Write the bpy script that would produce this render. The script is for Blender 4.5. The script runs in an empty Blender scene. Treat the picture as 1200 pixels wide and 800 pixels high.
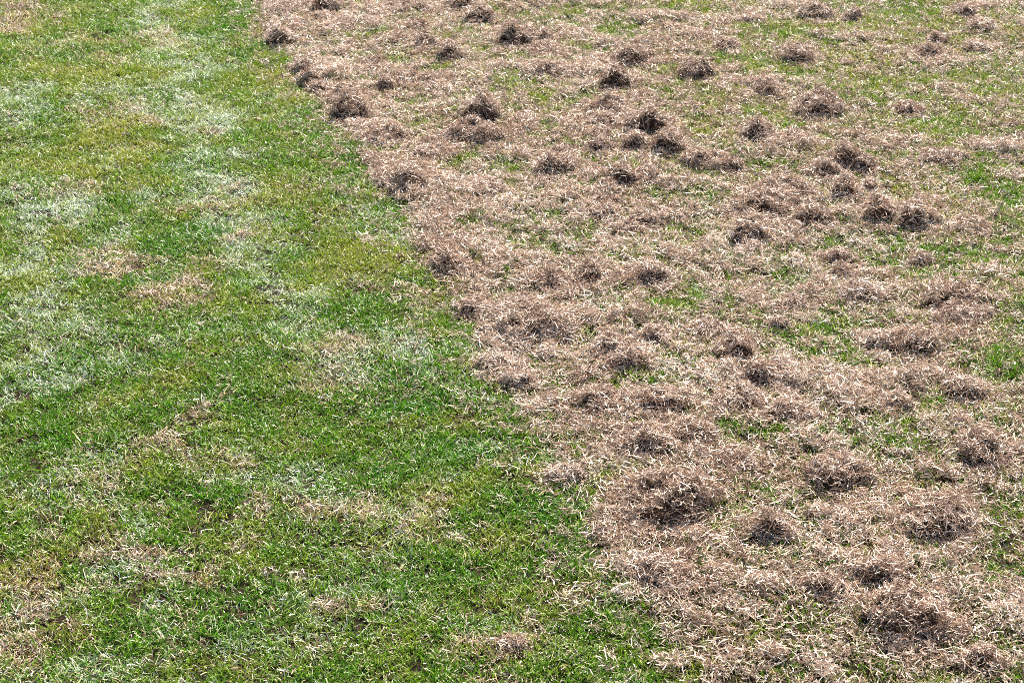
import bpy, math
import numpy as np

# ------------------------------------------------------------------ camera, sky, sun, exposure
scene = bpy.context.scene
CAM_H = 2.2
PITCH = math.radians(25.0)          # below the horizon
FOCAL = 70.0
cam_data = bpy.data.cameras.new("camera")
cam_data.lens = FOCAL
cam_data.sensor_width = 36.0
cam_data.sensor_fit = 'HORIZONTAL'
cam_data.clip_start = 0.05
cam_data.clip_end = 3000.0
cam_data.dof.use_dof = True
cam_data.dof.focus_distance = 4.6
cam_data.dof.aperture_fstop = 13.0
cam = bpy.data.objects.new("camera", cam_data)
cam.location = (0.0, 0.0, CAM_H)
cam.rotation_euler = (math.pi / 2 - PITCH, 0.0, 0.0)
scene.collection.objects.link(cam)
scene.camera = cam

SUN_EL = math.radians(41.0)
SUN_AZ = math.radians(14.0)         # from straight ahead (+Y) towards the right (+X)
world = bpy.data.worlds.new("World")
scene.world = world
world.use_nodes = True
wn = world.node_tree
bg = wn.nodes["Background"]
sky = wn.nodes.new("ShaderNodeTexSky")
sky.sky_type = 'NISHITA'
sky.sun_disc = False
sky.sun_elevation = SUN_EL
sky.sun_rotation = SUN_AZ
sky.altitude = 800.0
sky.dust_density = 0.4
sky.ozone_density = 0.5
wn.links.new(sky.outputs[0], bg.inputs[0])
bg.inputs[1].default_value = 0.05

sun_data = bpy.data.lights.new("sun", 'SUN')
sun_data.energy = 5.0
sun_data.angle = math.radians(0.5)
sun_data.color = (1.0, 0.955, 0.88)
sun = bpy.data.objects.new("sun", sun_data)
sun.rotation_euler = (math.pi / 2 - SUN_EL, 0.0, math.pi - SUN_AZ)
sun.location = (2.0, 10.0, 8.0)
scene.collection.objects.link(sun)

scene.view_settings.view_transform = 'Standard'
scene.view_settings.look = 'None'
scene.view_settings.gamma = 1.0
scene.view_settings.use_curve_mapping = False
scene.view_settings.exposure = 2.1
scene.render.engine = 'CYCLES'
scene.cycles.max_bounces = 3
scene.cycles.diffuse_bounces = 1
scene.cycles.transmission_bounces = 1
scene.cycles.use_denoising = False
scene.cycles.pixel_filter_type = 'BLACKMAN_HARRIS'
scene.cycles.filter_width = 0.9
scene.cycles.use_adaptive_sampling = True
scene.cycles.adaptive_threshold = 0.04

rng = np.random.default_rng(7)

# ------------------------------------------------------------------ helpers
def ground_at(px, py, z=0.0):
    """Point of the photograph (1200 x 800) -> where that sight line meets the height z."""
    f = FOCAL / 36.0 * 1200.0
    px = np.asarray(px, float); py = np.asarray(py, float)
    cx = (px - 600.0) / f; cy = -(py - 400.0) / f
    dy = math.cos(PITCH) + cy * math.sin(PITCH)
    dz = -math.sin(PITCH) + cy * math.cos(PITCH)
    t = (z - CAM_H) / dz
    return cx * t, dy * t, t

def _hash(ix, iy, seed):
    h = (ix.astype(np.int64) * 374761393 + iy.astype(np.int64) * 668265263 + seed * 974634777) & 0xFFFFFFFF
    h = ((h ^ (h >> 13)) * 1274126177) & 0xFFFFFFFF
    h = (h ^ (h >> 16)) & 0xFFFFFFFF
    return h / 4294967295.0

def vnoise(x, y, seed=0):
    x = np.asarray(x, float); y = np.asarray(y, float)
    ix = np.floor(x); iy = np.floor(y)
    fx = x - ix; fy = y - iy
    fx = fx * fx * (3 - 2 * fx); fy = fy * fy * (3 - 2 * fy)
    a = _hash(ix, iy, seed); b = _hash(ix + 1, iy, seed)
    c = _hash(ix, iy + 1, seed); d = _hash(ix + 1, iy + 1, seed)
    return (a + (b - a) * fx) * (1 - fy) + (c + (d - c) * fx) * fy

def fbm(x, y, seed=0, octaves=4):
    s = 0.0; a = 0.5; n = 0.0
    for k in range(octaves):
        s = s + a * vnoise(x * 2 ** k + 17.3 * k, y * 2 ** k - 9.1 * k, seed + k)
        n += a; a *= 0.55
    return s / n

def sstep(a, b, x):
    t = np.clip((x - a) / (b - a), 0, 1)
    return t * t * (3 - 2 * t)

def mesh_from(name, V, F, attrs=None, smooth=False):
    me = bpy.data.meshes.new(name)
    V = np.asarray(V, np.float32); F = np.asarray(F, np.int32)
    me.vertices.add(len(V)); me.vertices.foreach_set("co", V.ravel())
    k = F.shape[1]
    me.loops.add(F.size); me.loops.foreach_set("vertex_index", F.ravel())
    me.polygons.add(len(F))
    me.polygons.foreach_set("loop_start", np.arange(0, F.size, k, dtype=np.int32))
    me.polygons.foreach_set("use_smooth", np.full(len(F), smooth, bool))
    for nm, arr in (attrs or {}).items():
        at = me.attributes.new(nm, 'FLOAT', 'POINT')
        at.data.foreach_set("value", np.asarray(arr, np.float32))
    me.update(calc_edges=True)
    return me

def unit(v):
    return v / np.maximum(np.linalg.norm(v, axis=1, keepdims=True), 1e-9)

def ribbons(P, D, L, W, bend, twist=None, stations=4, tip=0.45, anchor=0.0, rg=rng):
    """Thin curved strips: P start, D unit direction, L length, W width, bend sideways vector (metres)."""
    n = len(P)
    ref = rg.normal(size=(n, 3)) if twist is None else twist
    side = unit(np.cross(D, ref))
    t = np.linspace(0, 1, stations)
    V = np.zeros((n, stations, 2, 3))
    for k, tk in enumerate(t):
        c = P + D * (L * (tk - anchor))[:, None] + bend * (tk * tk - anchor * tk)
        w = W * (1 - (1 - tip) * tk ** 1.6) * (0.75 + 0.25 * min(1, tk * 4)) * 0.5
        V[:, k, 0] = c - side * w[:, None]
        V[:, k, 1] = c + side * w[:, None]
    base = (np.arange(n) * stations * 2)[:, None]
    F = []
    for k in range(stations - 1):
        q = 2 * k
        F.append(np.concatenate([base + q, base + q + 1, base + q + 3, base + q + 2], axis=1))
    F = np.stack(F, 1).reshape(-1, 4)
    r = np.repeat(rg.random(n), stations * 2)
    r2 = np.repeat(rg.random(n), stations * 2)
    h = np.tile(np.repeat(t, 2), n)
    return V.reshape(-1, 3), F, {"r": r, "r2": r2, "h": h}

# ------------------------------------------------------------------ materials
def new_mat(name):
    m = bpy.data.materials.new(name); m.use_nodes = True
    nt = m.node_tree; nt.nodes.clear()
    return m, nt

def N(nt, t, **kw):
    n = nt.nodes.new(t)
    for k, v in kw.items(): setattr(n, k, v)
    return n

def attr(nt, name, inst=False):
    n = N(nt, "ShaderNodeAttribute", attribute_name=name)
    n.attribute_type = 'INSTANCER' if inst else 'GEOMETRY'
    return n.outputs["Fac"]

def setin(nt, sock, v):
    if isinstance(v, (int, float)): sock.default_value = v
    elif isinstance(v, tuple): sock.default_value = (*v, 1.0) if len(v) == 3 else v
    else: nt.links.new(v, sock)

def mathn(nt, op, a, b=None, c=None, clamp=False):
    n = N(nt, "ShaderNodeMath", operation=op); n.use_clamp = clamp
    for i, v in enumerate((a, b, c)):
        if v is not None: setin(nt, n.inputs[i], v)
    return n.outputs[0]

def mixc(nt, f, a, b):
    n = N(nt, "ShaderNodeMix", data_type='RGBA')
    setin(nt, n.inputs[0], f); setin(nt, n.inputs[6], a); setin(nt, n.inputs[7], b)
    return n.outputs[2]

def ramp(nt, fac, stops):
    n = N(nt, "ShaderNodeValToRGB")
    cr = n.color_ramp
    while len(cr.elements) < len(stops): cr.elements.new(0.5)
    for e, (p, c) in zip(cr.elements, stops):
        e.position = p; e.color = (*c, 1.0)
    nt.links.new(fac, n.inputs[0])
    return n.outputs[0]

def leaf_shader(nt, col, rough, trans, spec=0.5, through=None):
    p = N(nt, "ShaderNodeBsdfPrincipled")
    setin(nt, p.inputs["Base Color"], col)
    setin(nt, p.inputs["Roughness"], rough)
    p.inputs["Specular IOR Level"].default_value = spec
    t = N(nt, "ShaderNodeBsdfTranslucent")
    setin(nt, t.inputs[0], col if through is None else through)
    m = N(nt, "ShaderNodeMixShader"); m.inputs[0].default_value = trans
    nt.links.new(p.outputs[0], m.inputs[1]); nt.links.new(t.outputs[0], m.inputs[2])
    o = N(nt, "ShaderNodeOutputMaterial"); nt.links.new(m.outputs[0], o.inputs[0])

STRAW = [(0.0, (0.075, 0.040, 0.022)), (0.3, (0.24, 0.142, 0.088)), (0.52, (0.45, 0.308, 0.215)),
         (0.75, (0.64, 0.49, 0.375)), (1.0, (0.78, 0.68, 0.57))]

# green grass blades: each blade is green, yellowish, painted pale as sky sheen or dead by its own chance and the tuft's
mat_grass, nt = new_mat("grass_blade")
r = attr(nt, "r"); r2 = attr(nt, "r2"); h = attr(nt, "h")
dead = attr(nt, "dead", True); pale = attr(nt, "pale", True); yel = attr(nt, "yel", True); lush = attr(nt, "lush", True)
g = ramp(nt, r2, [(0.0, (0.030, 0.090, 0.003)), (0.5, (0.085, 0.195, 0.006)), (1.0, (0.185, 0.315, 0.012))])
g = mixc(nt, mathn(nt, 'MULTIPLY', yel, mathn(nt, 'ADD', 0.4, mathn(nt, 'MULTIPLY', r, 0.8)), clamp=True), g, (0.270, 0.275, 0.035))
g = mixc(nt, mathn(nt, 'MULTIPLY', lush, 0.75), g, mixc(nt, r2, (0.018, 0.085, 0.004), (0.085, 0.255, 0.010)))
painted_sheen = mathn(nt, 'LESS_THAN', mathn(nt, 'FRACT', mathn(nt, 'MULTIPLY', r, 7.3)), mathn(nt, 'MULTIPLY', pale, 0.82))
g = mixc(nt, mathn(nt, 'MULTIPLY', pale, 0.18), g, (0.30, 0.36, 0.24))  # sky sheen on the blades, put into their base colour as paleness
g = mixc(nt, painted_sheen, g, mixc(nt, r2, (0.38, 0.43, 0.37), (0.64, 0.67, 0.63)))
d = ramp(nt, r2, STRAW)
d = mixc(nt, mathn(nt, 'MULTIPLY', pale, 0.45), d, (0.56, 0.54, 0.46))
isdead = mathn(nt, 'LESS_THAN', r, dead)
# brown mown tips on some blades
tip = mathn(nt, 'MULTIPLY', mathn(nt, 'GREATER_THAN', h, 0.62), mathn(nt, 'GREATER_THAN', mathn(nt, 'FRACT', mathn(nt, 'MULTIPLY', r2, 13.0)), 0.72))
isdead = mathn(nt, 'MAXIMUM', isdead, mathn(nt, 'MULTIPLY', tip, 0.55))
col = mixc(nt, isdead, g, d)
mul = N(nt, "ShaderNodeMix", data_type='RGBA', blend_type='MULTIPLY'); mul.inputs[0].default_value = 1.0
nt.links.new(col, mul.inputs[6]); mul.inputs[7].default_value = (1.12, 1.25, 0.75, 1.0)   # light coming through a blade is yellower
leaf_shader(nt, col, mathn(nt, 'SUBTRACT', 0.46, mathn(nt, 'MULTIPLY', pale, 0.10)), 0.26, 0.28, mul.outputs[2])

# dead straw
mat_straw, nt = new_mat("dead_straw")
r = attr(nt, "r"); r2 = attr(nt, "r2"); tone = attr(nt, "tone", True)
f = mathn(nt, 'ADD', mathn(nt, 'MULTIPLY', r, 0.86), mathn(nt, 'MULTIPLY', tone, 0.36), clamp=True)
c = ramp(nt, f, STRAW)
c = mixc(nt, mathn(nt, 'MULTIPLY', r2, 0.35), c, (0.50, 0.335, 0.255))
leaf_shader(nt, c, 0.52, 0.10, 0.24)

mat_tuft, nt = new_mat("matted_straw_strands")
r = attr(nt, "r"); r2 = attr(nt, "r2")
f = mathn(nt, 'ADD', mathn(nt, 'MULTIPLY', r, 0.86), attr(nt, "lit_tone"), clamp=True)
c = ramp(nt, f, STRAW)
c = mixc(nt, mathn(nt, 'MULTIPLY', r2, 0.30), c, (0.42, 0.285, 0.225))
leaf_shader(nt, c, 0.52, 0.10, 0.24)

mat_core, nt = new_mat("matted_thatch")
tc = N(nt, "ShaderNodeTexCoord")
nz = N(nt, "ShaderNodeTexNoise"); nz.inputs["Scale"].default_value = 140.0; nz.inputs["Detail"].default_value = 6.0
nt.links.new(tc.outputs["Object"], nz.inputs["Vector"])
c = ramp(nt, nz.outputs[0], [(0.3, (0.03, 0.018, 0.012)), (0.7, (0.10, 0.064, 0.043))])  # shade of the tuft hollows put into a darker core colour
bmp = N(nt, "ShaderNodeBump"); bmp.inputs["Strength"].default_value = 0.9; bmp.inputs["Distance"].default_value = 0.01
nt.links.new(nz.outputs[0], bmp.inputs["Height"])
p = N(nt, "ShaderNodeBsdfPrincipled"); nt.links.new(c, p.inputs["Base Color"]); p.inputs["Roughness"].default_value = 0.9; p.inputs["Specular IOR Level"].default_value = 0.05
nt.links.new(bmp.outputs[0], p.inputs["Normal"])
o = N(nt, "ShaderNodeOutputMaterial"); nt.links.new(p.outputs[0], o.inputs[0])

# soil with old roots and moss showing between the blades; beyond the built blades it reads as far lawn
mat_ground, nt = new_mat("lawn_soil")
geo = N(nt, "ShaderNodeNewGeometry")
nz = N(nt, "ShaderNodeTexNoise"); nz.inputs["Scale"].default_value = 60.0; nz.inputs["Detail"].default_value = 8.0
nt.links.new(geo.outputs["Position"], nz.inputs["Vector"])
nz2 = N(nt, "ShaderNodeTexNoise"); nz2.inputs["Scale"].default_value = 1.6; nz2.inputs["Detail"].default_value = 5.0
nt.links.new(geo.outputs["Position"], nz2.inputs["Vector"])
soil = ramp(nt, nz.outputs[0], [(0.3, (0.008, 0.006, 0.003)), (0.55, (0.020, 0.014, 0.007)), (0.75, (0.045, 0.031, 0.017))])
far = mixc(nt, ramp(nt, nz2.outputs[0], [(0.35, (0, 0, 0)), (0.65, (1, 1, 1))]),
           ramp(nt, nz.outputs[0], [(0.3, (0.035, 0.055, 0.012)), (0.7, (0.12, 0.17, 0.045))]),
           ramp(nt, nz.outputs[0], [(0.3, (0.10, 0.08, 0.05)), (0.7, (0.30, 0.24, 0.17))]))
c = mixc(nt, attr(nt, "far"), soil, far)
bmp = N(nt, "ShaderNodeBump"); bmp.inputs["Strength"].default_value = 0.8; bmp.inputs["Distance"].default_value = 0.02
nt.links.new(nz.outputs[0], bmp.inputs["Height"])
p = N(nt, "ShaderNodeBsdfPrincipled"); nt.links.new(c, p.inputs["Base Color"]); p.inputs["Roughness"].default_value = 0.95; p.inputs["Specular IOR Level"].default_value = 0.05
nt.links.new(bmp.outputs[0], p.inputs["Normal"])
o = N(nt, "ShaderNodeOutputMaterial"); nt.links.new(p.outputs[0], o.inputs[0])

# ------------------------------------------------------------------ the lawn's lie: maps over the ground
EDGE_PX = np.array([(262, -60), (285, 0), (300, 20), (316, 52), (338, 80), (350, 108), (382, 130), (390, 160), (412, 188), (430, 205),
           (452, 235), (472, 265), (490, 300), (505, 330), (527, 370), (540, 400), (555, 430), (582, 460), (607, 490),
           (630, 520), (645, 555), (667, 590), (688, 630), (708, 665), (722, 700), (752, 750), (788, 800), (830, 860)], float)
ex, ey, _ = ground_at(EDGE_PX[:, 0], EDGE_PX[:, 1])
_o = np.argsort(ey); EX, EY = ex[_o], ey[_o]

def edge_x(y):
    xe = np.interp(y, EY, EX)
    lo = (EX[1] - EX[0]) / (EY[1] - EY[0]); hi = (EX[-1] - EX[-6]) / (EY[-1] - EY[-6])
    xe = np.where(y < EY[0], EX[0] + (y - EY[0]) * lo, xe)
    return np.where(y > EY[-1], EX[-1] + (y - EY[-1]) * hi, xe)

def spots(x, y, lst, soft=0.55, seed=40, warp=0.06):
    """Union of soft elliptical patches given where the photograph shows them, with frayed outlines."""
    wx = x + (fbm(x * 7, y * 7, seed) - 0.5) * 4 * warp
    wy = y + (fbm(x * 7, y * 7, seed + 9) - 0.5) * 6 * warp
    out = np.zeros_like(x)
    for (px, py, rx, ry, s) in lst:
        gx, gy, t = ground_at(px, py)
        _, y0, _ = ground_at(px, py + ry); _, y1, _ = ground_at(px, py - ry)
        sx = rx * t / (FOCAL / 36 * 1200); sy = abs(y1 - y0) / 2
        d = np.sqrt(((wx - gx) / sx) ** 2 + ((wy - gy) / sy) ** 2)
        out = np.maximum(out, s * (1 - sstep(soft, 1.35, d)))
    return out

GREEN_R = [(735,40,40,14,.8),(570,92,30,10,.7),(612,76,25,8,.5),(682,52,25,8,.7),(640,90,25,7,.7),(630,121,25,9,.5),(700,14,55,11,.7),
    (785,10,35,11,.7),(840,60,50,13,.7),(805,86,22,8,.7),(890,70,45,12,.7),(940,86,32,8,.8),(905,35,32,8,.6),(1070,25,45,16,.8),
    (1010,35,50,12,.6),(1060,8,60,9,.7),(1100,48,40,13,.6),(1130,100,70,13,.75),(1115,150,48,16,1.0),(1010,100,45,18,.55),(910,136,35,10,.8),
    (850,140,30,9,.5),(810,217,40,9,.7),(905,196,32,9,.75),(1160,212,36,26,.9),(1182,240,32,16,.9),(1100,300,80,22,.5),(1150,312,60,18,.65),
    (965,283,30,8,.7),(900,302,60,12,.5),(846,304,30,8,.6),(680,356,45,18,.75),(790,345,32,12,.9),(745,352,40,14,.75),(870,347,50,14,.65),
    (928,345,30,12,.7),(965,395,30,20,.55),(1000,370,40,20,.55),(925,386,45,9,.7),(985,416,28,12,.9),(1165,438,44,20,1.0),(1120,418,30,10,.6),
    (850,448,48,11,.6),(755,455,34,10,.75),(940,515,48,15,.9),(1045,512,50,14,.9),(1025,500,34,22,.8),(860,492,28,16,.8),(1182,472,28,16,.7),
    (1120,492,34,10,.6),(1060,562,34,9,.7),(900,578,34,18,.6),(1182,588,30,20,.6),(1108,668,26,14,.7),(1128,695,22,16,.8),(1065,772,44,18,.45),
    (592,464,25,10,.7),(615,505,20,12,.6),(830,640,34,18,.35),(1150,40,50,10,.5),(1190,85,30,14,.6),(540,60,30,9,.4),(455,85,30,8,.4),
    (470,20,22,6,.4),(420,35,40,9,.3),(545,190,40,10,.4),(620,215,40,14,.45),(560,310,40,10,.4),(700,200,20,10,.5),(570,257,30,8,.35),
    (820,235,24,8,.6),(1075,640,30,12,.35),(720,760,60,30,.6),(660,720,40,25,.7),(960,640,20,8,.3),(1190,350,24,16,.6),(870,100,26,10,.5)]
PALE_SHEEN = [(205,110,30,30,.7),(240,150,34,24,.8),(262,255,34,26,.6),(285,300,36,24,.6),(20,300,34,30,.6),(20,380,34,36,.6),(180,12,30,22,.65),(190,55,40,20,.6),(225,85,40,16,.65),(238,158,30,11,.5),(250,190,38,15,.85),(240,212,54,12,1.0),(265,216,36,9,1.0),(200,232,40,11,.6),
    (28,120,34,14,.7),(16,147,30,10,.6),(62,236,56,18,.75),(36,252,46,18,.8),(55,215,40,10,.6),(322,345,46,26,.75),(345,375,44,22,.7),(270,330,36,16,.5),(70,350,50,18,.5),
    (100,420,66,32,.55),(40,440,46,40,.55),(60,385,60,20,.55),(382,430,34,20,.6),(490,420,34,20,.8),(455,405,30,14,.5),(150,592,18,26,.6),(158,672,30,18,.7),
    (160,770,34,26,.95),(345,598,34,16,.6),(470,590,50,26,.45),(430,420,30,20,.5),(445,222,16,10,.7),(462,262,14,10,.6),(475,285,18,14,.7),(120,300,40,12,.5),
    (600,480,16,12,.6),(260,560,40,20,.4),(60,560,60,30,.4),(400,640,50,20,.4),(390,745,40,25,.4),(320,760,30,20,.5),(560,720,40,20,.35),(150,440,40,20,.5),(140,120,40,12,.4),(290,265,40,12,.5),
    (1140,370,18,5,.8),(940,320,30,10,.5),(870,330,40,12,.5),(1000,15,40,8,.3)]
DEAD = [(240,157,28,9,.8),(150,312,62,14,.65),(250,298,30,14,.7),(232,345,26,9,.65),(210,362,34,14,.5),(200,520,50,20,.6),(235,548,30,14,.4),(150,670,42,22,.7),
    (60,675,64,22,.45),(230,668,62,18,.65),(30,705,40,20,.5),(392,618,42,20,.5),(505,618,40,20,.4),(458,690,34,12,.75),(598,752,24,9,.8),(560,775,60,16,.5),(40,745,50,22,.5),
    (80,60,60,16,.35),(100,75,40,12,.4),(170,45,40,10,.3),(60,230,60,12,.35),(380,430,44,20,.45),(420,335,36,12,.4),(300,620,40,14,.4),(440,460,60,14,.25),(20,20,40,16,.5),
    (160,130,60,14,.3),(480,345,40,14,.4),(250,240,40,12,.4),(330,720,40,20,.35),(100,600,60,20,.3),(560,640,40,14,.35),(640,690,40,18,.5),(200,750,50,24,.4)]
BARE = [(232,660,62,9,.8),(70,655,70,8,.7),(240,612,18,8,.9),(265,628,14,7,.9),(150,308,46,7,.7),(160,320,20,6,.7),(200,514,40,8,.5),(170,690,30,8,.5),(378,612,14,7,.8),
    (345,590,12,6,.7),(20,655,26,8,.8),(235,350,18,5,.7),(40,700,40,10,.5),(420,338,16,6,.7),(320,722,16,10,.6),(165,722,14,7,.9),(110,45,30,5,.6),(95,78,20,5,.6)]
LUSH = [(428,192,28,22,1.),(395,178,22,22,.9),(350,140,30,16,.6),(212,285,36,16,.8),(160,266,40,10,.5),(236,400,34,14,.7),(200,432,40,14,.5),(505,462,44,22,1.),(440,478,50,22,.7),
    (545,540,50,26,.8),(680,622,28,36,1.),(585,600,56,36,.8),(242,592,36,14,.8),(190,726,34,14,.8),(270,22,34,16,.7),(300,52,20,16,.7),(55,62,50,14,.6),(50,205,40,10,.4),(315,470,60,20,.6),
    (80,500,60,30,.5),(640,655,40,24,.7),(470,540,50,22,.5),(330,300,40,12,.3),(300,680,50,24,.5),(445,255,22,18,.7),(490,318,14,12,.8),(30,640,40,14,.5),(260,500,60,16,.5),(450,770,60,20,.4)]
YELL = [(375,300,80,44,.6),(440,295,46,34,.55),(330,95,36,14,.7),(300,130,40,18,.6),(110,185,80,20,.7),(130,150,70,16,.7),(90,100,80,16,.5),(330,240,60,20,.5),(560,620,60,30,.6),(600,570,40,20,.6),(30,690,60,30,.7),
    (200,440,50,24,.6),(520,575,50,20,.5),(380,540,50,16,.4),(370,730,60,24,.5),(600,760,60,24,.6),(520,700,60,20,.4),(1090,45,60,14,.6),(1000,70,60,14,.5),(900,120,60,14,.4),(940,95,50,10,.5)]

def right_of_edge(x, y):
    fray = (fbm(x * 6, y * 6, 3) - 0.5) * 0.15 + (fbm(x * 22, y * 22, 5) - 0.5) * 0.14
    return x - edge_x(y) + fray

def maps(x, y):
    s = right_of_edge(x, y)
    right = sstep(-0.03, 0.09, s)
    n1 = fbm(x * 3.1, y * 3.1, 11); n2 = fbm(x * 5.5 + 0.5 * y, y * 8.5, 12); n3 = fbm(x * 20, y * 20, 13, 3)
    green_r = spots(x, y, GREEN_R, seed=50)
    cover = right * np.clip(0.53 - 0.40 * green_r + 0.30 * np.exp(-((s - 0.14) / 0.16) ** 2) + (n2 - 0.5) * 1.4 + (n3 - 0.5) * 1.6 - 0.34 * sstep(5.2, 7.5, y) * sstep(0.3, 1.2, x), 0.17, 1.0)
    # a swept-up ridge along the edge
    ridge = np.exp(-((s - 0.10) / 0.11) ** 2) * sstep(4.1, 5.6, y)
    thick = cover * (0.004 + 0.018 * sstep(0.45, 0.72, n2) + 0.010 * sstep(0.5, 0.8, n3)) + ridge * 0.014 * sstep(0.3, 0.6, n2)
    pale = np.clip(spots(x, y, PALE_SHEEN, seed=60, warp=0.11) * (0.30 + 0.85 * sstep(0.30, 0.68, n3)) + 0.20 * sstep(0.52, 0.75, n2), 0, 1)  # patches of silvery sky reflection, painted through the blade colour
    dead = np.clip(spots(x, y, DEAD, seed=70, warp=0.09) * (0.7 + 1.2 * n3) + 0.045 + 0.16 * sstep(0.5, 0.75, n1) + 0.25 * sstep(0.55, 0.8, n3), 0, 0.85)
    lush = np.clip(spots(x, y, LUSH, seed=80) + 0.7 * sstep(0.48, 0.70, fbm(x * 8, y * 8, 14)) + 0.12 * (1 - sstep(3.4, 5.4, y)), 0, 1)
    lush = np.maximum(lush * (1 - 0.5 * right), right * green_r * 0.45)
    yel = np.clip(spots(x, y, YELL, seed=90) + 0.6 * sstep(0.45, 0.68, fbm(x * 9, y * 9, 15)) + 0.25 * sstep(4.5, 7.5, y), 0, 1)
    dead = dead * (1 - 0.45 * lush)
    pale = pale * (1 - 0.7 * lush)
    dead = np.where(right > 0.5, np.clip(0.30 + 0.25 * n3 - 0.26 * green_r, 0.08, 0.7) - 0.04, dead)
    bare = spots(x, y, BARE, seed=95) * (1 - right)
    dead = np.maximum(dead, bare * 0.6)
    return dict(bare=bare, s=s, right=right, cover=cover, thick=thick, pale=pale, dead=dead, lush=lush, yel=yel, green_r=green_r, n2=n2, n3=n3)

def ground_z(x, y):
    near = np.exp(-((x / 9.0) ** 2 + ((y - 5) / 9.0) ** 2))
    return ((fbm(x * 1.3, y * 1.3, 21) - 0.5) * 0.05 + (fbm(x * 8, y * 8, 22) - 0.5) * 0.016) * near

# ------------------------------------------------------------------ ground sheet to the horizon
def axis(c, half, step, far):
    inner = np.arange(c - half, c + half + step / 2, step)
    out = []; d = step
    p = half
    while p < far:
        d *= 1.35; p += d; out.append(p)
    out = np.array(out)
    return np.concatenate([c - out[::-1], inner, c + out])
gx = axis(0.0, 4.5, 0.035, 1500.0); gy = axis(5.5, 4.5, 0.035, 1500.0)
GX, GY = np.meshgrid(gx, gy)
GZ = ground_z(GX.ravel(), GY.ravel())
V = np.stack([GX.ravel(), GY.ravel(), GZ], 1)
nx, ny = len(gx), len(gy)
i, j = np.meshgrid(np.arange(nx - 1), np.arange(ny - 1))
a = (j * nx + i).ravel()
F = np.stack([a, a + 1, a + 1 + nx, a + nx], 1)
farv = sstep(4.5, 8.0, np.sqrt(GX.ravel() ** 2 * 0.8 + (GY.ravel() - 5.5) ** 2 * 0.6))
ground = bpy.data.objects.new("ground", mesh_from("ground", V, F, {"far": farv}, smooth=True))
ground.data.materials.append(mat_ground)
ground["kind"] = "structure"
ground["label"] = "dark soil of the lawn showing between the blades"
ground["category"] = "ground"
scene.collection.objects.link(ground)

# ------------------------------------------------------------------ grass and loose straw (masses of blades)
def proto_collection(name, builders, mat):
    col = bpy.data.collections.new(name)
    for k, (V, F, at) in enumerate(builders):
        me = mesh_from(f"{name}_{k:02d}", V, F, at)
        me.materials.append(mat)
        col.objects.link(bpy.data.objects.new(f"{name}_{k:02d}", me))
    return col

def grass_tuft(rg):
    n = 11
    ang = rg.random(n) * 2 * math.pi; rad = 0.016 * np.sqrt(rg.random(n))
    P = np.stack([rad * np.cos(ang), rad * np.sin(ang), np.full(n, -0.004)], 1)
    az = rg.random(n) * 2 * math.pi; lean = np.radians(rg.uniform(3, 44, n))
    D = np.stack([np.sin(lean) * np.cos(az), np.sin(lean) * np.sin(az), np.cos(lean)], 1)
    L = rg.uniform(0.015, 0.029, n); W = rg.uniform(0.0015, 0.0025, n)
    b = np.stack([np.cos(az), np.sin(az), -0.6 - rg.random(n)], 1) * (L * rg.uniform(0.1, 0.5, n))[:, None]
    b[:, :2] += rg.normal(size=(n, 2)) * 0.003
    return ribbons(P, D, L, W, b, rg=rg, tip=0.5)

def straw_mat(rg):
    n = 12
    ang = rg.random(n) * 2 * math.pi; rad = 0.020 * np.sqrt(rg.random(n))
    P = np.stack([rad * np.cos(ang), rad * np.sin(ang), rg.uniform(-0.002, 0.009, n)], 1)
    az = rg.random(n) * 2 * math.pi; el = np.radians(rg.normal(6, 21, n))
    D = np.stack([np.cos(el) * np.cos(az), np.cos(el) * np.sin(az), np.sin(el)], 1)
    L = rg.uniform(0.011, 0.028, n); W = rg.uniform(0.0015, 0.0025, n)
    b = unit(rg.normal(size=(n, 3)) * np.array([1, 1, 0.6])) * (L * rg.uniform(0.15, 0.75, n))[:, None]
    return ribbons(P, D, L, W, b, rg=rg, tip=0.55, anchor=0.5)

pr = np.random.default_rng(101)
NV = 28
col_grass = proto_collection("grass_sprig", [grass_tuft(pr) for _ in range(NV)], mat_grass)
col_straw = proto_collection("straw_wisp", [straw_mat(pr) for _ in range(NV)], mat_straw)

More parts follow.
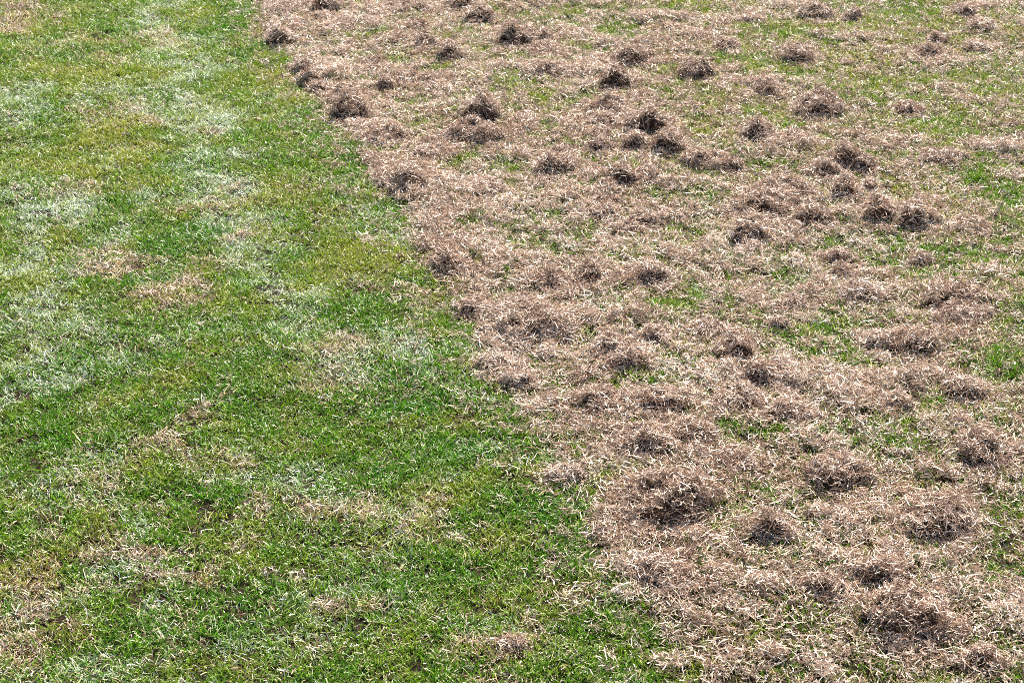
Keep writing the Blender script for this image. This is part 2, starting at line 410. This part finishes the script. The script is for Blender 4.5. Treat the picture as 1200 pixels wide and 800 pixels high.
def scatter_object(name, P, rot, scl, variant, fl, collection, label, cat):
    me = bpy.data.meshes.new(name)
    me.vertices.add(len(P)); me.vertices.foreach_set("co", np.asarray(P, np.float32).ravel())
    at = me.attributes.new("turn", 'FLOAT_VECTOR', 'POINT'); at.data.foreach_set("vector", np.asarray(rot, np.float32).ravel())
    at = me.attributes.new("size", 'FLOAT_VECTOR', 'POINT'); at.data.foreach_set("vector", np.asarray(scl, np.float32).ravel())
    at = me.attributes.new("variant", 'INT', 'POINT'); at.data.foreach_set("value", np.asarray(variant, np.int32))
    for k, v in fl.items():
        at = me.attributes.new(k, 'FLOAT', 'POINT'); at.data.foreach_set("value", np.asarray(v, np.float32))
    ob = bpy.data.objects.new(name, me)
    scene.collection.objects.link(ob)
    ng = bpy.data.node_groups.new(name + "_scatter", 'GeometryNodeTree')
    ng.interface.new_socket("Geometry", in_out='INPUT', socket_type='NodeSocketGeometry')
    ng.interface.new_socket("Geometry", in_out='OUTPUT', socket_type='NodeSocketGeometry')
    gi = ng.nodes.new("NodeGroupInput"); go = ng.nodes.new("NodeGroupOutput")
    ci = ng.nodes.new("GeometryNodeCollectionInfo")
    ci.inputs["Collection"].default_value = collection
    ci.inputs["Separate Children"].default_value = True
    ci.inputs["Reset Children"].default_value = True
    iop = ng.nodes.new("GeometryNodeInstanceOnPoints")
    iop.inputs["Pick Instance"].default_value = True
    def named(nm, dt):
        n = ng.nodes.new("GeometryNodeInputNamedAttribute"); n.data_type = dt
        n.inputs["Name"].default_value = nm
        return n.outputs["Attribute"]
    ng.links.new(gi.outputs[0], iop.inputs["Points"])
    ng.links.new(ci.outputs[0], iop.inputs["Instance"])
    ng.links.new(named("variant", 'INT'), iop.inputs["Instance Index"])
    ng.links.new(named("turn", 'FLOAT_VECTOR'), iop.inputs["Rotation"])
    ng.links.new(named("size", 'FLOAT_VECTOR'), iop.inputs["Scale"])
    ng.links.new(iop.outputs[0], go.inputs[0])
    md = ob.modifiers.new("scatter", 'NODES'); md.node_group = ng
    ob["kind"] = "stuff"; ob["label"] = label; ob["category"] = cat
    return ob

def half_width(y):      # what the photograph shows at that distance, and a step to either side
    return 0.2571 * np.sqrt(y * y + CAM_H * CAM_H) * 1.03 + 0.45

def points(dens_in, dens_out, rg):
    A = 6.4 * 6.0
    n = int(dens_in * A)
    x = rg.uniform(-3.2, 3.2, n); y = rg.uniform(2.7, 8.7, n)
    k = np.abs(x) < half_width(y)
    x, y = x[k], y[k]
    n = int(dens_out * 12 * 12)
    x2 = rg.uniform(-6, 6, n); y2 = rg.uniform(1.2, 13.2, n)
    k = (np.abs(x2) >= half_width(y2)) | (y2 < 2.7) | (y2 > 8.7)
    return np.concatenate([x, x2[k]]), np.concatenate([y, y2[k]]), np.concatenate([np.zeros(len(x)), np.ones(k.sum())])

# grass
x, y, outer = points(6900, 350, rng)
m = maps(x, y)
keep = rng.random(len(x)) < np.where(m["right"] > 0.5, 0.62 + 0.4 * m["green_r"], (1.0 - 0.45 * sstep(0.58, 0.78, fbm(x * 16, y * 16, 35, 3))) * (1 - 0.6 * m["bare"]))
x, y, outer = x[keep], y[keep], outer[keep]
m = {k: v[keep] for k, v in m.items()}
n = len(x)
size = rng.uniform(0.75, 1.2, n) * (1 + 0.9 * outer) * (1 + 0.12 * m["lush"]) * (1 - 0.12 * m["right"])
vert = rng.uniform(0.75, 1.25, n) * (1 - 0.30 * m["pale"]) * (0.75 + 0.5 * fbm(x * 12, y * 12, 33)) * (1 + 0.35 * m["green_r"] * m["right"])
rot = np.stack([rng.normal(0, 0.20, n), rng.normal(0, 0.20, n), rng.uniform(0, 2 * math.pi, n)], 1)
rot[:, 0] -= 0.35 * m["pale"]
scl = np.stack([size, size, size * vert], 1)
P = np.stack([x, y, ground_z(x, y)], 1)
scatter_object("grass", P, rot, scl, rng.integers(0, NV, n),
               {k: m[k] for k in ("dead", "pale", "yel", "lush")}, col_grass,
               "short mown green grass with painted silvery sheen and browned patches", "grass")
n_grass = n

# loose straw, a layer of uneven thickness on the raked side, a few wisps on the mown side
x, y, outer = points(5600, 350, rng)
m = maps(x, y)
prob = np.maximum(m["cover"], 0.004 + 0.20 * sstep(0.4, 0.9, m["dead"]) * (1 - m["right"]) + 0.15 * np.exp(-((m["s"] + 0.05) / 0.10) ** 2))
keep = rng.random(len(x)) < prob
x, y, outer = x[keep], y[keep], outer[keep]
m = {k: v[keep] for k, v in m.items()}
n = len(x)
lift = rng.random(n) ** 0.6
z = ground_z(x, y) + np.where(m["right"] > 0.3, 0.004 + m["thick"] * lift, 0.008 * lift)
size = rng.uniform(0.75, 1.25, n) * (1 + 0.9 * outer)
rot = np.stack([rng.normal(0, 0.35, n), rng.normal(0, 0.35, n), rng.uniform(0, 2 * math.pi, n)], 1)
scl = np.stack([size, size, size], 1)
scatter_object("thatch", np.stack([x, y, z], 1), rot, scl, rng.integers(0, NV, n),
               {"tone": np.clip(fbm(x * 5, y * 5, 44) * 1.4 - 0.2 + 0.2 * rng.random(n), 0, 1)}, col_straw,
               "loose pinkish tan dead straw raked out over the lawn", "thatch")
print("grass sprigs", n_grass, "straw wisps", n)

# ------------------------------------------------------------------ tufts of raked-out thatch
# (x, y, width, height in the photograph's pixels, turn in degrees, steepness, label)
TUFTS = [
(382,4,36,18,0,1.2,"dark tuft cut by the top edge, nearest the green lawn strip"),
(470,4,30,12,5,1.0,"flat tuft at the top edge, second from the green lawn strip"),
(494,8,20,10,0,1.0,"small low tuft at the top edge, third from the green lawn strip"),
(542,3,26,14,0,1.1,"dark tuft touching the top edge, just above a taller black-fronted one"),
(564,14,34,22,-8,1.3,"tall black-fronted tuft a little below the top edge centre"),
(326,40,36,22,20,1.2,"dark tuft with a pale glint, uppermost on the edge of the mown strip"),
(357,75,28,18,25,1.2,"dark tuft on the lawn edge, second down the edge from the top"),
(362,91,28,13,20,1.0,"flat brown tuft on the lawn edge, squeezed between two darker ones"),
(372,102,26,14,15,1.0,"brown tuft on the lawn edge, touching the deep black hollow one"),
(406,104,40,30,0,1.4,"deep black hollow tuft, darkest of those along the lawn edge"),
(408,132,46,20,10,1.1,"broad crumpled tuft on the lawn edge just below the deep black hollow one"),
(440,73,22,12,-25,1.1,"small dark tuft right of the ridge, level with the upper lawn edge"),
(452,99,30,13,0,1.0,"low brown tuft right of the deep black hollow one"),
(497,48,30,14,10,1.2,"dark tuft left of a pair above the centre, beside a pale straw patch"),
(527,61,28,16,5,1.2,"dark tuft right of a pair above the centre, beside small green shoots"),
(478,91,26,11,0,1.0,"low tuft in the middle of a short row right of the hollow one"),
(505,93,22,12,0,1.0,"round small tuft ending the short row right of the hollow one"),
(492,30,24,8,0,0.9,"thin dark sliver of straw below the top edge"),
(606,43,48,20,-6,1.25,"dark long tuft with a black right end, below the top edge centre"),
(637,43,26,14,-15,1.0,"small brown tuft touching the right of a black-ended long one"),
(635,60,50,14,-4,1.0,"flat stretched tuft bordered by bright green shoots above the centre"),
(645,82,64,18,-3,1.0,"very wide low tuft with grass showing under its right half"),
(740,65,36,16,0,1.3,"neat dome-shaped dark tuft standing alone on greener turf near the top"),
(759,66,18,11,0,1.0,"tiny tuft leaning on the right of the neat dark dome"),
(722,93,40,20,0,1.2,"dark tuft with a black centre, below the neat dark dome"),
(565,134,48,28,-8,1.25,"tuft with a black right end and grass at its left"),
(552,160,64,22,12,1.1,"rough double-humped tuft under the one with a black right end"),
(430,113,18,9,0,0.9,"tiny tuft right of the hollow one on the ridge"),
(715,126,42,14,0,1.0,"low wide brown tuft above a cluster of darker ones"),
(708,144,34,14,-5,1.0,"rusty brown low tuft above the cluster's grey dome"),
(760,146,46,26,8,1.25,"tall brown tuft topping the cluster right of centre"),
(744,170,32,20,0,1.2,"grey dark dome in the middle of the cluster right of centre"),
(783,173,42,15,-10,1.15,"long dark tuft at the right end of the cluster"),
(703,176,30,15,0,1.1,"small dark-footed tuft at the left end of the cluster, above green shoots"),
(704,159,24,11,0,1.0,"small rusty tuft at the top left of the cluster right of centre"),
(815,80,38,17,28,1.2,"slanting dark tuft rising to the right, alone on mixed turf"),
(850,51,34,14,8,1.1,"low grey tuft up the slope from the slanting one"),
(935,65,40,15,6,1.1,"wide flat tuft with dark front below the upper right edge"),
(895,101,42,15,0,1.0,"pale low tuft up-left of the big bushy one"),
(962,120,60,28,6,1.35,"big bushy tuft with black front standing alone at upper right"),
(888,150,42,30,0,1.5,"tall round ball-like tuft with black front, left of the big bushy one"),
(930,162,28,12,0,1.0,"small flat tuft just right of the ball-like one"),
(955,14,42,15,0,1.0,"low brown tuft near the top edge, third from the upper right corner"),
(1000,20,22,10,0,1.0,"tiny dark tuft near the top edge right of a low brown one"),
(880,23,30,10,0,0.9,"faint low tuft near the top edge, on greener turf"),
(1098,47,24,13,20,1.0,"reddish small tuft, upper of two touching near the upper right corner"),
(1090,59,34,12,5,1.0,"flat grey tuft, lower of two touching near the upper right corner"),
(1065,126,32,12,0,1.0,"small low tuft left of the lush green patch at upper right"),
(1130,16,30,12,0,1.0,"low straw tuft closest to the upper right corner along the top edge"),
(1150,33,34,13,0,0.9,"faint pinkish heap below the upper right corner"),
(1145,55,36,10,0,0.9,"thin pale heap right of the two touching small ones, upper right"),
(480,215,44,26,15,1.25,"dark steep tuft beside the lawn edge, left of centre height"),
(500,183,32,12,0,1.0,"low pale tuft above the dark steep one by the lawn edge"),
(455,161,44,12,10,1.0,"flat strip of straw crossing the ridge above the dark steep tuft"),
(572,223,36,14,8,1.0,"lone low brown tuft in the bare straw left of centre"),
(650,198,50,24,-20,1.25,"dark bristly tuft sloping down to the right, just above centre"),
(657,183,28,10,-10,1.0,"small dark cap of straw on top of the bristly sloping tuft"),
(728,211,36,16,0,1.1,"dark-fronted small tuft with grass at its left, below the cluster"),
(758,208,34,14,-20,1.0,"brown low tuft right of the one with grass at its left, below the cluster"),
(710,226,36,13,0,1.0,"crumpled brown tuft in the bare straw below the cluster"),
(752,254,34,13,15,1.0,"small rusty tuft alone in the pale straw right of centre"),
(708,250,30,12,0,0.9,"pinkish low heap left of a small rusty one right of centre"),
(735,268,44,12,-18,0.9,"thin slanting wave of straw below the small rusty tuft"),
(822,190,50,23,-12,1.3,"long tuft with a black left end, right of the cluster"),
(857,197,26,12,-5,1.0,"low tail of straw right of the black-ended long tuft"),
(918,219,60,20,-6,1.1,"wide brown tuft, upper of two overlapping at right of centre"),
(895,237,58,26,-12,1.25,"wide tuft with greyish dark front, lower of two overlapping at right of centre"),
(882,265,46,24,-10,1.2,"rusty tuft with a reddish left side, under the two overlapping ones"),
(955,251,48,17,8,1.1,"long low tuft with a dark left foot, left of the twin-humped one"),
(990,186,40,17,0,1.2,"dark humped tuft, left of two joined ones at right"),
(1013,191,28,18,-20,1.2,"dark tuft sloping down to the right, right of two joined ones"),
(968,199,32,13,0,1.0,"small tuft with green shoots under it, below two joined dark ones"),
(990,217,36,24,-10,1.35,"round dark tuft alone above the twin-humped black one"),
(1018,216,22,13,0,1.0,"small faded tuft touching the right of the round dark one"),
(1030,243,42,26,-10,1.25,"left hump of the biggest black-fronted pair at right, greyer of the two"),
(1071,247,44,30,0,1.5,"right hump of the biggest black-fronted pair, blackest tuft at right"),
(1105,183,64,15,6,1.1,"long thin tuft like a low bank, at far right"),
(985,299,34,13,0,1.0,"small tuft, upper of two stacked below the biggest black-fronted pair"),
(986,316,24,10,0,1.0,"small tuft, lower of two stacked below the biggest black-fronted pair"),
(1080,304,28,10,0,1.0,"tiny dark tuft above the long layered ones at right"),
(1012,344,48,18,10,1.05,"pale pinkish tuft with a dark foot, mid right"),
(1115,350,72,20,8,1.2,"long dark tuft, upper of two layered ones at right"),
(1128,368,58,18,8,1.1,"long greyish tuft, lower of two layered ones at right"),
(1072,400,60,36,0,1.3,"large round tuft with black centre, below the two layered ones"),
(1028,399,36,20,0,1.0,"faded tuft left of the large round black-centred one"),
(1135,459,54,26,0,1.1,"pale bushy tuft standing beside the lush green patch at right"),
(762,322,44,20,10,1.1,"sunlit sandy tuft with a dark front above bright green shoots, centre"),
(862,412,44,24,0,1.2,"dark-centred tuft right of centre, upper of two close together"),
(888,440,40,24,-15,1.2,"greyish dark tuft right of centre, lower of two close together"),
(832,390,60,18,0,0.95,"wide faint heap of straw above the dark-centred tuft"),
(765,398,40,16,-15,1.0,"brown heap, upper right of three crowded ones at the centre"),
(738,426,46,18,-10,1.05,"brown heap, lowest of three crowded ones at the centre"),
(714,411,44,18,0,1.05,"brown heap, leftmost of three crowded ones at the centre"),
(912,383,26,14,0,1.0,"tiny faded tuft among green shoots right of centre"),
(928,357,32,12,0,1.0,"tiny silvery tuft above the faded one among green shoots"),
(622,380,88,46,6,1.25,"big sunlit haystack-like heap near the centre, close to the lawn edge"),
(520,314,36,16,20,1.1,"dark-footed tuft on the lawn edge beside deep green grass"),
(556,364,44,16,-10,1.0,"low straw heap on the lawn edge, left of the big haystack-like one"),
(692,326,36,18,0,1.1,"small dark tuft above green shoots, upper right of the haystack-like heap"),
(648,334,38,16,5,1.05,"small dark tuft directly above the haystack-like heap"),
(578,430,46,14,0,1.0,"low sandy heap on the lawn edge below the haystack-like one"),
(608,448,44,16,0,1.0,"pale wisp heap just right of the low sandy one on the lawn edge"),
(698,466,52,26,14,1.35,"black-fronted tuft below the centre, with straw arching over it"),
(775,472,66,20,4,1.0,"long low grey heap right of the arching black-fronted tuft"),
(870,468,58,28,-10,1.15,"rounded sandy tuft with dark left side, right of the long low grey heap"),
(925,487,60,22,-6,1.0,"low pale heap right of the rounded sandy tuft"),
(752,515,66,44,0,1.2,"tall brown heap with a black gap, above the largest brown mound"),
(815,506,50,36,-10,1.15,"brown mossy-looking heap right of the one with the black gap"),
(785,578,104,58,0,1.2,"largest brown mound in the lower middle, hollow and dark in front"),
(862,541,56,24,-12,1.05,"rusty low tuft on the right shoulder of the largest brown mound"),
(660,558,50,22,10,1.05,"grey-tan heap on the lawn edge left of the largest brown mound"),
(980,552,76,42,-6,1.3,"big tuft with a black hollow front, lower right of centre"),
(1148,524,74,42,0,1.25,"wide bushy tuft with dark front, rightmost of the large ones"),
(1102,606,86,50,-8,1.2,"large cone-shaped tuft with brown shaded left side, lower right"),
(1052,476,34,16,0,1.0,"small faded tuft between green shoots, upper left of the wide bushy one"),
(1060,716,96,56,-5,1.1,"broad flattened mound with green blades in its dark hollow, lowest at right"),
(1030,672,46,24,0,1.05,"small dark tuft above the broad flattened mound at lower right"),
(966,690,50,22,-12,1.0,"low dark-pitted heap left of the broad flattened mound"),
(770,674,66,24,8,1.0,"low dark-cracked heap at lower middle, alone in flat straw"),
(600,752,36,11,6,0.7,"small lone straw tuft lying out on the green grass at the bottom"),
(905,622,46,22,0,1.0,"brown low heap below and left of the black-hollow tuft"),
(1150,772,60,24,0,0.95,"shallow heap beside a dark gap in the bottom right corner"),
]
tr = np.random.default_rng(55)
FPX = FOCAL / 36.0 * 1200.0

def mound(u, v, a, b, hgt, k, seed):
    """Height of the lumpy mound over its own unit disc."""
    vv = (v + 0.35) / np.where(v > -0.35, 1.35, 0.52)      # fluffed up towards the way it was thrown
    r = np.maximum(np.sqrt(u * u + vv * vv), 0.0)
    lump = 0.12 + 1.75 * fbm(u * 2.7 + seed * 3.1, v * 3.2 - seed * 1.7, 300 + seed, 3)
    return hgt * np.clip(1 - r ** 2.8, 0, 1) ** k * lump

def outline(th, seed):
    return 1 + 0.8 * (vnoise(np.cos(th) * 1.6 + seed * 2.3, np.sin(th) * 1.6, 77) - 0.5)

def make_tuft(seed, px, py, w, hh, turn, steep, label):
    _, _, t = ground_at(px, py)
    wm = w * t / FPX
    el = math.asin(CAM_H / t)
    hgt = hh * t / FPX * 0.78 * steep ** 1.2 * (1.0 if w < 50 else 0.62)
    X, Y, _ = ground_at(px, py, 0.35 * hgt)
    a = wm * 0.50
    faded = any(k in label for k in ("pale", "sunlit", "sandy", "faded", "silvery", "pinkish", "faint", "grey-tan", "wisp"))
    deep = any(k in label for k in ("dark", "black"))
    hgt *= 1.15 if deep and not faded else 0.80
    hgt = min(hgt, (0.85 if w < 50 else 0.52) * a)
    b = max(0.75 * a, min(1.2 * a, hh * t / FPX * 0.55 / math.sin(el)))
    z0 = float(ground_z(np.array([float(X)]), np.array([float(Y)]))[0])
    k = 0.55
    # matted body
    nr, na = 9, 30
    V = []; 
    for ir in range(nr + 1):
        rr = ir / nr
        for ia in range(na):
            th = 2 * math.pi * ia / na
            wob = outline(np.array([th]), seed)[0]
            u, v = rr * math.cos(th), rr * math.sin(th)
            V.append((u * a * 0.86 * wob, v * b * 0.86 * wob, float(mound(np.array([u]), np.array([v]), a, b, hgt, k, seed)[0]) * 0.80 - 0.006 * rr))
    V = np.array(V)
    F = [(ir * na + ia, ir * na + (ia + 1) % na, (ir + 1) * na + (ia + 1) % na, (ir + 1) * na + ia) for ir in range(nr) for ia in range(na)]
    me = mesh_from("thatch_tuft", V, F, smooth=True)
    me.materials.append(mat_core)
    ob = bpy.data.objects.new("thatch_tuft", me)
    ob.location = (float(X), float(Y), z0 + 0.002)
    ob.rotation_euler = (0, 0, math.radians(turn))
    ob["label"] = label; ob["category"] = "tuft"; ob["group"] = "raked tufts of dead grass on the lawn"
    scene.collection.objects.link(ob)
    # straw strands over it
    n = int(np.clip(240 + 270000 * a * b, 420, 3800))
    ns = int(n * 0.42)
    rr = np.concatenate([np.sqrt(tr.random(n - ns)) * 1.0, 0.85 + 1.0 * tr.random(ns) ** 1.5])
    th = tr.random(n) * 2 * math.pi
    u, v = rr * np.cos(th), rr * np.sin(th)
    zz = mound(u, v, a, b, hgt, k, seed) * tr.uniform(0.75, 1.12, n)
    front = (v < -0.40) & (rr < 0.95) & (tr.random(n) < 0.28)      # front thinned so the dark core reads as its shade
    u = np.where(front, -u * 0.7, u); v = np.where(front, -v * 0.6, v)
    zz = mound(u, v, a, b, hgt, k, seed) * tr.uniform(0.82, 1.10, n)
    th = np.arctan2(v, u)
    wob = outline(th, seed)
    P = np.stack([u * a * wob, v * b * wob, zz + tr.uniform(0.001, 0.010, n)], 1)
    az = tr.random(n) * 2 * math.pi
    elv = np.radians(tr.normal(4, 22, n)) + np.where(tr.random(n) < 0.10, 0.6, 0.0)
    D = np.stack([np.cos(elv) * np.cos(az), np.cos(elv) * np.sin(az), np.sin(elv)], 1)
    # lay the strands along the slope of the mound
    slope = -np.stack([u / a, v / b], 1) * (hgt * 1.1 * np.clip(rr, 0, 1) ** 1.4 * (rr < 1.0))[:, None]
    D[:, 2] += (D[:, 0] * slope[:, 0] + D[:, 1] * slope[:, 1]) * 0.8
    D = unit(D)
    L = tr.uniform(0.012, 0.032, n); W = tr.uniform(0.0014, 0.0025, n)
    bend = unit(tr.normal(size=(n, 3)) * np.array([1, 1, 0.7])) * (L * tr.uniform(0.15, 0.8, n))[:, None]
    V, F, at = ribbons(P, D, L, W, bend, rg=tr, tip=0.55, anchor=0.5)
    V[:, 2] = np.maximum(V[:, 2], 0.001)
    at["lit_tone"] = np.full(len(V), (0.16 if faded else 0.06 if deep else 0.10) + tr.uniform(-0.03, 0.05))  # straw's own paleness, plus sunlit and shaded looks put into its colour
    me = mesh_from("straw", V, F, at)
    me.materials.append(mat_tuft)
    st = bpy.data.objects.new("straw", me)
    st.parent = ob
    st["kind"] = "stuff"
    scene.collection.objects.link(st)
    return ob

for s, tf in enumerate(TUFTS):
    make_tuft(s, *tf)
